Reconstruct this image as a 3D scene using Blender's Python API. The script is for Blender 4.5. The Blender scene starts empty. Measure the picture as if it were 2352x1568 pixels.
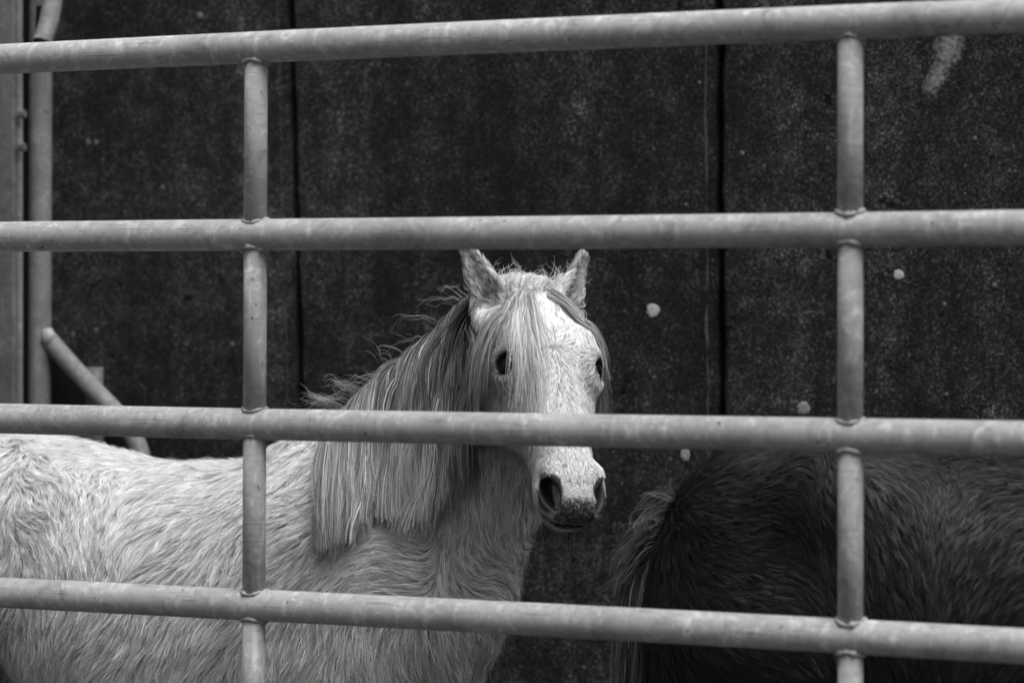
import bpy, bmesh, math, random
import numpy as np
from mathutils import Vector, Matrix
from mathutils.bvhtree import BVHTree

HAIR = 1.0
rng = np.random.default_rng(7)
random.seed(7)
C = bpy.context.scene.collection
SC = bpy.context.scene

# ------------------------------------------------------------------ camera, sky, sun, exposure
EYE = 1.36                       # lens height above the yard
FPX = 5553.0                     # 85 mm lens on a 36 mm frame, in a picture 2352 wide
cam_d = bpy.data.cameras.new('camera')
cam = bpy.data.objects.new('camera', cam_d)
C.objects.link(cam)
cam.location = (0, 0, EYE)
cam.rotation_euler = (math.radians(90), 0, 0)
cam_d.lens = 85.0
cam_d.sensor_width = 36.0
cam_d.shift_y = -0.0417
cam_d.clip_end = 2000
cam_d.dof.use_dof = True
cam_d.dof.focus_distance = 3.80
cam_d.dof.aperture_fstop = 3.0
SC.camera = cam

SUN_EL, SUN_AZ = math.radians(67), math.radians(131)
world = bpy.data.worlds.new('World')
SC.world = world
world.use_nodes = True
wn, wl = world.node_tree.nodes, world.node_tree.links
wn.clear()
sky = wn.new('ShaderNodeTexSky')
sky.sky_type = 'NISHITA'
sky.sun_disc = False
sky.sun_elevation = SUN_EL
sky.sun_rotation = SUN_AZ
sky.dust_density = 6.0
bw = wn.new('ShaderNodeRGBToBW')           # black and white photograph: the sky's light is neutral
bg = wn.new('ShaderNodeBackground')
bg.inputs['Strength'].default_value = 0.05
wo = wn.new('ShaderNodeOutputWorld')
wl.new(sky.outputs[0], bw.inputs[0]); wl.new(bw.outputs[0], bg.inputs['Color']); wl.new(bg.outputs[0], wo.inputs[0])

sun_d = bpy.data.lights.new('sun', 'SUN')
sun_d.energy = 1.5
sun_d.angle = math.radians(55)             # overcast: a broad bright patch of cloud
sun = bpy.data.objects.new('sun', sun_d)
C.objects.link(sun)
# direction to the light: high, over the photographer's right shoulder
sd = Vector((math.sin(SUN_AZ) * math.cos(SUN_EL), math.cos(SUN_AZ) * math.cos(SUN_EL), math.sin(SUN_EL)))
sun.rotation_euler = sd.to_track_quat('Z', 'Y').to_euler()
sun.location = (1.5, -3, 6)

SC.view_settings.view_transform = 'Standard'
SC.view_settings.look = 'None'
SC.view_settings.gamma = 1
SC.view_settings.use_curve_mapping = False
SC.view_settings.exposure = 1.55
SC.render.engine = 'CYCLES'
SC.cycles.max_bounces = 10
SC.cycles.transmission_bounces = 8

# ------------------------------------------------------------------ helpers
def P(px, py, d):
    """the point that lies at depth d (metres before the lens) on a given line of sight"""
    return np.array([(px - 1176) / FPX * d, d, EYE + (686 - py) / FPX * d])

def on_plane(px, py, c):
    """same, on the upright plane 0.371 x + 0.9285 y = c (gate, ponies and wall run parallel)"""
    k = (px - 1176) / FPX
    return P(px, py, c / (0.3715 * k + 0.9285))

EG = np.array([0.9285, -0.3715, 0.0])      # along the gate, to the right
WG = np.array([-0.3715, -0.9285, 0.0])     # from the wall towards the camera
G0 = np.array([-0.774, 3.654, 0.0])

def GP(s, z, off=0.0):
    """a point s metres along the gate, off metres in front of it"""
    return G0 + EG * s + WG * off + np.array([0, 0, z])

WALL_C = 4.30
def WP(px, py, off=0.0):
    return on_plane(px, py, WALL_C - off)

def link(name, me, parent=None, mat=None, kind=None, smooth=True):
    o = bpy.data.objects.new(name, me)
    C.objects.link(o)
    if parent: o.parent = parent
    if mat: me.materials.append(mat)
    if kind: o['kind'] = kind
    return o

def mesh_np(name, v, f, smooth=True):
    me = bpy.data.meshes.new(name)
    me.from_pydata([tuple(map(float, p)) for p in v], [], [tuple(int(i) for i in q) for q in f])
    if smooth:
        me.polygons.foreach_set('use_smooth', np.ones(len(me.polygons), bool))
    me.update()
    return me

def thing(name, label, cat, loc=(0, 0, 0), group=None):
    o = bpy.data.objects.new(name, None)
    o.empty_display_size = 0.05
    C.objects.link(o)
    o.location = loc
    o['label'] = label; o['category'] = cat
    if group: o['group'] = group
    return o

def part(name, v, f, parent, mat, kind=None, smooth=True, label=None):
    """mesh in world coordinates, kept under its thing (things sit at their base without rotation)"""
    v = np.asarray(v, float)
    base = np.zeros(3); p = parent
    while p is not None:
        base = base + np.array(p.location); p = p.parent
    ctr = v.mean(0)
    o = link(name, mesh_np(name, v - ctr, f, smooth), parent, mat, kind)
    o.location = tuple(ctr - base)
    if label: o['label'] = label
    return o

def tube(path, r, n=20, cap=True, up=None):
    """swept tube; r scalar or per point"""
    path = np.asarray(path, float); m = len(path)
    r = np.broadcast_to(np.asarray(r, float), (m,))
    tan = np.gradient(path, axis=0); tan /= np.linalg.norm(tan, axis=1)[:, None]
    a = np.array([0, 0, 1.0]) if up is None else np.asarray(up, float)
    if abs(tan[0] @ a) > .95: a = np.array([1.0, 0, 0])
    V = []; u = a - tan[0] * (a @ tan[0])
    for i in range(m):
        u = u - tan[i] * (u @ tan[i]); u /= np.linalg.norm(u)
        w = np.cross(tan[i], u)
        for k in range(n):
            t = 2 * math.pi * k / n
            V.append(path[i] + r[i] * (math.cos(t) * u + math.sin(t) * w))
    F = []
    for i in range(m - 1):
        for k in range(n):
            a0, a1 = i * n + k, i * n + (k + 1) % n
            F.append((a0, a1, a1 + n, a0 + n))
    if cap:
        F.append(tuple(range(n))[::-1]); F.append(tuple((m - 1) * n + k for k in range(n)))
    return V, F

def box(center, ex, ey, ez, hx, hy, hz, bev=0.0):
    """box with optional chamfer, axes ex ey ez, half sizes"""
    bm = bmesh.new()
    bmesh.ops.create_cube(bm, size=2)
    for v in bm.verts:
        v.co = Vector((v.co.x * hx, v.co.y * hy, v.co.z * hz))
    if bev:
        bmesh.ops.bevel(bm, geom=bm.edges[:], offset=bev, segments=2, affect='EDGES', profile=.6)
    ex, ey, ez, center = map(lambda q: np.asarray(q, float), (ex, ey, ez, center))
    V = [center + ex * v.co.x + ey * v.co.y + ez * v.co.z for v in bm.verts]
    bm.verts.index_update()
    F = [[v.index for v in f.verts] for f in bm.faces]
    bm.free()
    return V, F

# ------------------------------------------------------------------ materials (all neutral: black and white picture)
class NT:
    def __init__(s, name):
        s.m = bpy.data.materials.new(name); s.m.use_nodes = True
        s.t = s.m.node_tree; s.t.nodes.clear()
        s.out = s.n('ShaderNodeOutputMaterial')
    def n(s, typ, **kw):
        nd = s.t.nodes.new(typ)
        for k, v in kw.items():
            if k.startswith('i_'):
                nd.inputs[k[2:].replace('_', ' ')].default_value = v
            else:
                setattr(nd, k, v)
        return nd
    def l(s, a, b): s.t.links.new(a, b)
    def coord(s, which='Object'):
        return s.n('ShaderNodeTexCoord').outputs[which]
    def mapping(s, src, scale):
        m = s.n('ShaderNodeMapping'); m.inputs['Scale'].default_value = scale
        s.l(src, m.inputs['Vector']); return m.outputs[0]
    def noise(s, vec, scale, detail=4, rough=.55, dist=0):
        nd = s.n('ShaderNodeTexNoise'); nd.inputs['Scale'].default_value = scale
        nd.inputs['Detail'].default_value = detail; nd.inputs['Roughness'].default_value = rough
        nd.inputs['Distortion'].default_value = dist
        s.l(vec, nd.inputs['Vector']); return nd.outputs[0]
    def vor(s, vec, scale, feature='F1', out='Distance'):
        nd = s.n('ShaderNodeTexVoronoi', feature=feature); nd.inputs['Scale'].default_value = scale
        s.l(vec, nd.inputs['Vector']); return nd.outputs[out]
    def ramp(s, src, stops, interp='LINEAR'):
        r = s.n('ShaderNodeValToRGB'); cr = r.color_ramp; cr.interpolation = interp
        while len(cr.elements) < len(stops): cr.elements.new(.5)
        for e, (p, v) in zip(cr.elements, stops):
            e.position = p; e.color = (v, v, v, 1)
        s.l(src, r.inputs[0]); return r.outputs[0]
    def math(s, op, a, b=None):
        m = s.n('ShaderNodeMath', operation=op)
        for i, q in enumerate((a, b)):
            if q is None: continue
            if isinstance(q, (int, float)): m.inputs[i].default_value = q
            else: s.l(q, m.inputs[i])
        return m.outputs[0]
    def bsdf(s, col, rough=.6, spec=.5, metal=0.0, bump=None, bstr=.3, bdist=.002):
        b = s.n('ShaderNodeBsdfPrincipled')
        if isinstance(col, (int, float)): b.inputs['Base Color'].default_value = (col, col, col, 1)
        else: s.l(col, b.inputs['Base Color'])
        if isinstance(rough, (int, float)): b.inputs['Roughness'].default_value = rough
        else: s.l(rough, b.inputs['Roughness'])
        b.inputs['Specular IOR Level'].default_value = spec
        b.inputs['Metallic'].default_value = metal
        if bump is not None:
            bp = s.n('ShaderNodeBump'); bp.inputs['Strength'].default_value = bstr
            bp.inputs['Distance'].default_value = bdist
            s.l(bump, bp.inputs['Height']); s.l(bp.outputs[0], b.inputs['Normal'])
        s.l(b.outputs[0], s.out.inputs[0]); return b

def mat_galv(name, base=.36, streak=True):
    t = NT(name); g = t.n('ShaderNodeNewGeometry').outputs['Position']
    big = t.ramp(t.noise(g, 7, 6, .65), [(.3, .74), (.5, 1.0), (.7, 1.14)])
    sp = t.noise(g, 38, 3, .6, 1.6)
    spang = t.ramp(sp, [(.36, .84), (.44, .98), (.58, 1.0), (.605, 1.18), (.66, 1.28)])
    drip = t.noise(t.mapping(g, (70, 70, 14)), 1.0, 2, .5, .4)
    drips = t.ramp(drip, [(.60, 1.0), (.635, 1.20), (.72, 1.30)])
    fine = t.ramp(t.noise(g, 420, 3, .7), [(.3, .92), (.7, 1.07)])
    pit = t.ramp(t.noise(g, 95, 2, .5), [(.255, .35), (.285, 1.0)])
    grime = t.ramp(t.noise(g, 16, 7, .75, .6), [(.30, .55), (.42, .95), (.5, 1.0)])
    big = t.math('MULTIPLY', big, grime)
    c = t.math('MULTIPLY', big, spang); c = t.math('MULTIPLY', c, drips)
    scr = t.ramp(t.noise(t.mapping(g, (14, 14, 520)), 1.0, 2, .5, .3), [(.32, .62), (.36, 1.0)])
    c = t.math('MULTIPLY', c, scr)
    c = t.math('MULTIPLY', c, fine); c = t.math('MULTIPLY', c, pit)
    c = t.math('MULTIPLY', c, base)
    h = t.math('ADD', t.math('MULTIPLY', t.noise(g, 60, 3), .6), t.math('MULTIPLY', fine, .3))
    t.bsdf(c, t.ramp(sp, [(.4, .66), (.65, .55)]), .2, .0, h, .2, .0010)
    return t.m

def mat_concrete():
    t = NT('dark_concrete'); g = t.n('ShaderNodeNewGeometry').outputs['Position']
    big = t.ramp(t.noise(g, 2.0, 4, .6), [(.3, .48), (.72, 1.6)])
    streak = t.ramp(t.noise(t.mapping(g, (8, 8, .5)), 1, 4, .6), [(.28, .38), (.5, .95), (.72, 1.9)])
    mid = t.ramp(t.noise(g, 22, 6, .7), [(.30, .38), (.5, 1.0), (.68, 2.1)])
    fine = t.noise(g, 165, 4, .8)
    grain = t.ramp(fine, [(.32, .10), (.45, .6), (.54, 1.2), (.62, 2.6), (.70, 6.0), (.78, 9.0)])
    gr2 = t.ramp(t.noise(g, 270, 2, .6), [(.30, .25), (.5, .95), (.64, 2.2), (.74, 5.0)])
    pits = t.ramp(t.noise(g, 27, 3, .55), [(.27, .08), (.32, 1.0)])
    vd = t.n('ShaderNodeTexVoronoi', feature='F1'); vd.inputs['Scale'].default_value = 48; t.l(g, vd.inputs['Vector'])
    sc = t.n('ShaderNodeSeparateColor'); t.l(vd.outputs['Color'], sc.inputs[0])
    sz = t.math('MULTIPLY', t.ramp(sc.outputs[0], [(.72, 0.0), (1.0, .17)]), t.ramp(t.noise(g, 5, 2), [(.35, .2), (.65, 1.0)]))
    spk = t.math('ADD', 1.0, t.math('MULTIPLY', t.math('LESS_THAN', vd.outputs['Distance'], sz), 4.5))
    c = big
    for q in (streak, mid, grain, gr2, pits, spk): c = t.math('MULTIPLY', c, q)
    c = t.math('MINIMUM', t.math('MULTIPLY', c, .0165), .28)
    # one pale smear has run down the right hand panel
    def dot(v, w):
        n = t.n('ShaderNodeVectorMath', operation='DOT_PRODUCT'); t.l(v, n.inputs[0]); n.inputs[1].default_value = tuple(w); return n.outputs['Value']
    mask = None
    for (x0, y0, x1, y1, wd) in ((2192, 70, 2168, 150, .030), (2168, 150, 2136, 205, .020)):
        A, B = WP(x0, y0), WP(x1, y1)
        d = (B - A) / np.linalg.norm(B - A); ln = np.linalg.norm(B - A)
        off = t.n('ShaderNodeVectorMath', operation='SUBTRACT'); t.l(g, off.inputs[0]); off.inputs[1].default_value = tuple((A + B) / 2)
        u = t.math('DIVIDE', dot(off.outputs[0], d), ln * .78); w2 = t.math('DIVIDE', dot(off.outputs[0], np.cross(d, WG)), wd)
        r = t.math('ADD', t.math('POWER', t.math('ABSOLUTE', u), 2.0), t.math('POWER', t.math('ABSOLUTE', w2), 2.0))
        m = t.math('SUBTRACT', 1.0, r)
        mask = m if mask is None else t.math('MAXIMUM', mask, m)
    mask = t.math('ADD', mask, t.math('MULTIPLY', t.math('SUBTRACT', t.noise(g, 130, 5, .75), .5), 3.4))
    mk = t.math('MULTIPLY', t.ramp(mask, [(.15, 0.0), (1.1, .95)]), t.ramp(fine, [(.36, .25), (.55, 1.0)]))
    mx = t.n('ShaderNodeMix', data_type='FLOAT'); t.l(mk, mx.inputs[0]); t.l(c, mx.inputs[2]); mx.inputs[3].default_value = .27
    h = t.math('ADD', fine, t.math('MULTIPLY', pits, .8))
    t.bsdf(mx.outputs[0], .85, .2, 0, h, .8, .003)
    return t.m

def mat_plain(name, v, rough=.7, spec=.3, var=.25, scale=60):
    t = NT(name); g = t.n('ShaderNodeNewGeometry').outputs['Position']
    c = t.math('MULTIPLY', t.ramp(t.noise(g, scale, 5, .65), [(.3, 1 - var), (.7, 1 + var)]), v)
    t.bsdf(c, rough, spec, 0, t.noise(g, scale * 3, 3), .3, .001)
    return t.m

def mat_hair(name, root, tip, rough=.5, spec=.3):
    """strand colour runs from root to tip and varies lock by lock (attribute tint, painted per strand)"""
    t = NT(name)
    hi = t.n('ShaderNodeHairInfo')
    at = t.n('ShaderNodeAttribute'); at.attribute_name = 'tint'
    grad = t.ramp(hi.outputs['Intercept'], [(0.0, root), (.35, (root + tip) * .55), (.8, tip)])
    rnd = t.n('ShaderNodeMapRange'); rnd.inputs['To Min'].default_value = .85; rnd.inputs['To Max'].default_value = 1.12
    t.l(hi.outputs['Random'], rnd.inputs['Value'])
    c = t.math('MULTIPLY', grad, at.outputs['Fac']); c = t.math('MINIMUM', t.math('MULTIPLY', c, rnd.outputs[0]), .9)
    # strands are shaded with the lie of the coat they belong to (skin direction, a little scattered)
    an = t.n('ShaderNodeAttribute'); an.attribute_name = 'lie'
    nn = t.n('ShaderNodeVectorMath', operation='NORMALIZE'); t.l(an.outputs['Vector'], nn.inputs[0])
    b = t.n('ShaderNodeBsdfPrincipled')
    t.l(c, b.inputs['Base Color']); b.inputs['Roughness'].default_value = rough
    b.inputs['Specular IOR Level'].default_value = spec
    t.l(nn.outputs[0], b.inputs['Normal'])
    t.l(b.outputs[0], t.out.inputs[0])
    return t.m

M_GALV = mat_galv('galvanised_steel', .32)
M_GALV2 = mat_galv('shaded_weathered_steel', .105)  # base colour lowered to stand in for weaker light at the left
M_GALV3 = mat_galv('shaded_galvanised_steel', .17)  # same zinc, toned down for the dimmer light before the wall
M_WELD = mat_plain('weld_metal', .26, .5, .5, .4, 150)
M_CONC = mat_concrete()
M_LICHEN = mat_plain('pale_lichen', .42, .9, .1, .5, 420)
M_SMEAR = mat_plain('pale_smear', .13, .9, .1, .85, 300)
M_LIME = mat_plain('lime_line', .07, .9, .1, .6, 200)
M_BLACK = mat_plain('black_fill_and_shade', .006, .7, .2, .3, 20)  # flat black for joint backing, and for pieces added as shade
def mat_skin():
    t = NT('white_pony_skin'); g = t.n('ShaderNodeNewGeometry').outputs['Position']
    at = t.n('ShaderNodeAttribute'); at.attribute_name = 'dark_skin'
    mx = t.n('ShaderNodeMix', data_type='FLOAT'); t.l(at.outputs['Fac'], mx.inputs[0])
    t.l(t.math('MULTIPLY', t.ramp(t.noise(g, 90, 4), [(.3, .8), (.7, 1.2)]), .16), mx.inputs[2])
    t.l(t.math('MULTIPLY', t.ramp(t.noise(g, 260, 4, .7), [(.35, .6), (.6, 1.0), (.72, 2.2)]), .010), mx.inputs[3])
    t.bsdf(mx.outputs[0], .6, .3, 0, t.noise(g, 300, 4), .5, .0015)
    return t.m
M_SKINW = mat_skin()
M_SKIND = mat_plain('dark_pony_skin', .012, .8, .2, .2, 90)
M_HOOF = mat_plain('hoof_horn', .06, .5, .4, .3, 40)

# ------------------------------------------------------------------ ground
def ground():
    t = NT('yard_ground'); g = t.n('ShaderNodeNewGeometry').outputs['Position']
    c = t.ramp(t.noise(g, 3, 8, .7), [(.3, .018), (.7, .05)])
    t.bsdf(c, .75, .35, 0, t.noise(g, 30, 6, .7), .8, .02)
    n = 40; S = 400.0
    xs = np.sign(np.linspace(-1, 1, n)) * np.abs(np.linspace(-1, 1, n)) ** 3 * S
    V = [(x, y, 0) for y in xs for x in xs]
    F = [(j * n + i, j * n + i + 1, (j + 1) * n + i + 1, (j + 1) * n + i) for j in range(n - 1) for i in range(n - 1)]
    o = link('ground', mesh_np('ground', V, F), None, t.m, 'structure')
    o['label'] = 'dark muddy yard floor under the ponies'
ground()

# ------------------------------------------------------------------ concrete wall
def wall_s(p): return float((p - G0) @ EG)

def wall():
    w = thing('concrete_wall', 'dark concrete panel wall behind the two ponies', 'wall')
    # joints, given where they cross two heights; the panels stand a little out of plumb
    j1 = (wall_s(WP(664, 40)), wall_s(WP(687, 930)))
    j2 = (wall_s(WP(1648, 40)), wall_s(WP(1655, 930)))
    z1, z2 = WP(664, 40)[2], WP(687, 930)[2]
    def joint(j, z): return j[0] + (j[1] - j[0]) * (z - z1) / (z2 - z1)
    width = j2[0] - j1[0]
    js = [tuple(q - 2 * width for q in j1), tuple(q - width for q in j1), j1, j2,
          tuple(q + width for q in j2), tuple(q + 2 * width for q in j2)]
    H = 2.75; off0 = float((G0 @ -WG)) ;
    base = G0 + (-WG) * (WALL_C - off0)
    def Q(s, z, off): return base + EG * s + WG * off + np.array([0, 0, z])
    gap, depth = .0060, .12
    panels = []
    for i in range(len(js) - 1):
        a, b = js[i], js[i + 1]
        proud = (0, .002, .0, .003, .001, 0)[i]
        N = 60
        V = []; F = []
        r = random.Random(i)
        def edge(j, sgn, z, k):
            n = .0012 * math.sin(z * 31 + k * 3 + i) + .0010 * math.sin(z * 83 + k) + r.uniform(-.0007, .0007)
            if k == 1 and i == 3 and abs(z - 1.826) < .06:      # chipped arris
                n += -sgn * 0 + .008 * (1 - abs(z - 1.826) / .06)
            return joint(j, z) + sgn * gap + n
        # section across: joint side, chamfer, face with inset line, chamfer, joint side
        for k in range(N + 1):
            z = H * k / N
            e0, e1 = edge(a, 1, z, 1), edge(b, -1, z, 2)
            row = [(e0, -depth), (e0, -.012 + proud), (e0 + .004, -.003 + proud), (e0 + .009, proud),
                   (e1 - .018, proud), (e1 - .016, -.0035 + proud), (e1 - .002, -.0045 + proud), (e1, -.012 + proud), (e1, -depth)]
            V += [Q(s, z, o) for s, o in row]
        m = 9
        for k in range(N):
            for q in range(m - 1):
                F.append((k * m + q, k * m + q + 1, (k + 1) * m + q + 1, (k + 1) * m + q))
            F.append((k * m + m - 1, k * m, (k + 1) * m, (k + 1) * m + m - 1))
        F.append(tuple(range(m))[::-1]); F.append(tuple(N * m + q for q in range(m)))
        panels.append(part('concrete_panel', V, F, w, M_CONC, smooth=False))
        # thin pale lime run along the inner line
        if i in (1, 2, 3):
            V = []; F = []; r2 = random.Random(50 + i)
            prev = None
            for k in range(121):
                z = H * k / 120; e1 = edge(b, -1, z, 2) - .0185
                wd = max(0.0, .0012 + r2.gauss(0, .0009)) * (1.0 if i == 2 else .4)
                V += [Q(e1 - wd, z, proud + .0006), Q(e1 + wd + .0002, z, proud + .0006)]
                if k: F.append((2 * k - 2, 2 * k - 1, 2 * k + 1, 2 * k))
            part('lime_run', V, F, panels[-1], M_LIME, smooth=False)
    # seam filler behind the open joints, footing beam on the back
    V, F = box(Q((js[0][0] + js[-1][0]) / 2, H / 2, -depth - .03), EG, WG, (0, 0, 1), 2.4, .02, H / 2)
    part('backing', V, F, w, M_BLACK, smooth=False)

    def splat(px, py, rpx, mat, name, pan, seed, th=.0004, stretch=(1, 1), ang=0):
        r = random.Random(seed); c = WP(px, py, -0.0)
        c = c + WG * (.0008 + (0, .002, .0, .003, .001)[pan])
        n = 26; R = rpx / FPX * c[1]
        V = [c + WG * th]; F = []
        for ring, (q, hh) in enumerate(((.45, 1.0), (.85, .9), (1.0, -.8))):
            for k in range(n):
                t = 2 * math.pi * k / n
                rr = R * q * (1 + r.uniform(-.07, .07) + .05 * math.sin(3 * t + seed) + .05 * math.sin(7 * t + 2 * seed) + r.uniform(-.05, .05))
                x, y = rr * math.cos(t) * stretch[0], rr * math.sin(t) * stretch[1]
                x, y = x * math.cos(ang) - y * math.sin(ang), x * math.sin(ang) + y * math.cos(ang)
                V.append(c + EG * x + np.array([0, 0, y]) + WG * (th * hh * r.uniform(.85, 1.05)))
        for k in range(n):
            F.append((0, 1 + k, 1 + (k + 1) % n))
            for ring in range(2):
                a = 1 + ring * n
                F.append((a + k, a + n + k, a + n + (k + 1) % n, a + (k + 1) % n))
        return part(name, V, F, panels[pan], mat)
    splat(1500, 712, 15, M_LICHEN, 'lichen_spot', 2, 1)
    splat(2065, 631, 12, M_LICHEN, 'lichen_spot', 3, 2)
    splat(1847, 936, 15, mat_plain('grey_lichen', .24, .9, .1, .45, 250), 'lichen_spot', 3, 3)
    splat(1574, 1043, 13, mat_plain('grey_lichen_patch', .28, .9, .1, .45, 250), 'lichen_spot', 2, 4, stretch=(.85, 1.2))
    for px, py, rp, pn in ((460, 37, 8, 1), (204, 327, 7, 1), (222, 328, 6, 1), (168, 768, 6, 1), (272, 938, 6, 1), (1576, 470, 4, 2),
                       (1606, 190, 4, 2), (2170, 698, 5, 3), (2285, 655, 6, 3), (345, 100, 5, 1), (242, 742, 4, 1), (375, 430, 5, 1),
                       (430, 790, 4, 1), (535, 790, 5, 1), (1705, 352, 6, 3), (2020, 60, 5, 3), (2240, 318, 5, 3), (2175, 905, 4, 3)):
        splat(px, py, rp, M_SMEAR, 'lichen_spot', pn, int(px), .0006)
    return w
wall()

# ------------------------------------------------------------------ gate in front
RZ = [EYE + q for q in (.3615, .0920, -.1795, -.4430, -.708, -.973, -1.235)]
RR, UR = .02275, .0168
def weld(s, z, below, gate):
    V = []; F = []
    r = random.Random(int(s * 1000 + z * 777 + below))
    n, m = 36, 8; pts = []
    for k in range(n):
        t = 2 * math.pi * k / n
        rad = UR + .0012
        e, v = rad * math.cos(t), rad * math.sin(t)
        h = math.sqrt(max(RR ** 2 - v ** 2, 1e-6))
        h = .6 * h + .4 * RR
        pts.append(GP(s + e, z + (-h if below else h), v))
    ph = r.uniform(0, 6); big = r.uniform(.55, 1.35)
    for k in range(n):
        a, b, c = pts[k - 1], pts[k], pts[(k + 1) % n]
        tan = (c - a) / np.linalg.norm(c - a)
        u = np.cross(tan, [0, 0, 1.0]); u /= np.linalg.norm(u); w2 = np.cross(tan, u)
        rr = big * .0023 * (1 + .4 * math.sin(k * .9 + ph) + .3 * math.sin(k * 2.3 + 2 * ph) + r.uniform(-.3, .45))
        for q in range(m):
            t = 2 * math.pi * q / m
            V.append(b + rr * (math.cos(t) * u + math.sin(t) * w2))
    for k in range(n):
        for q in range(m):
            F.append((k * m + q, k * m + (q + 1) % m, ((k + 1) % n) * m + (q + 1) % m, ((k + 1) % n) * m + q))
    return part('weld_bead', V, F, gate, M_WELD)

def gate():
    g = thing('field_gate', 'galvanised steel tube gate with horizontal rails in front of the ponies', 'gate', tuple(GP(.87, 0)))
    s0, s1 = -.447, 2.19
    for i, z in enumerate(RZ):
        r = random.Random(i)
        path = [GP(s, z + .0015 * math.sin(s * 2.1 + i * 2) , .0012 * math.sin(s * 1.7 + i)) for s in np.linspace(s0, s1, 40)]
        V, F = tube(path, RR, 40)
        part('rail', V, F, g, M_GALV)
    for s in (.432, 1.311):
        lean = .0 if s > 1 else -.0012
        for i in range(len(RZ) - 1):
            path = [GP(s + lean * (q - 3), z) for q, z in ((i, RZ[i] - .012), (i + .5, (RZ[i] + RZ[i + 1]) / 2), (i + 1, RZ[i + 1] + .012))]
            V, F = tube(path, UR, 32, True)
            part('upright', V, F, g, M_GALV)
            weld(s + lean * (i - 3), RZ[i], True, g); weld(s + lean * (i - 2), RZ[i + 1], False, g)
    for s in (s0, s1):
        V, F = tube([GP(s, z) for z in np.linspace(.06, RZ[0] + .05, 12)], .024, 32)
        part('stile', V, F, g, M_GALV)
        for z in (.30, 1.45):
            d = -.06 if s == s0 else .06
            V, F = tube([GP(s, z), GP(s + d, z)], .012, 16)
            part('hinge', V, F, g, M_GALV)
    for s, lab in ((s0 - .12, 'round steel post carrying the left end of the tube gate'), (s1 + .12, 'round steel post carrying the right end of the tube gate')):
        p = thing('gate_post', lab, 'post', tuple(GP(s, 0)), 'posts of the tube gate')
        V, F = tube([GP(s, z) for z in (-.1, .6, 1.3, 2.0)], .057, 36); part('shaft', V, F, p, M_GALV)
        V, F = tube([GP(s, 2.0), GP(s, 2.012)], .060, 36); part('cap', V, F, p, M_GALV2)
gate()

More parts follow.
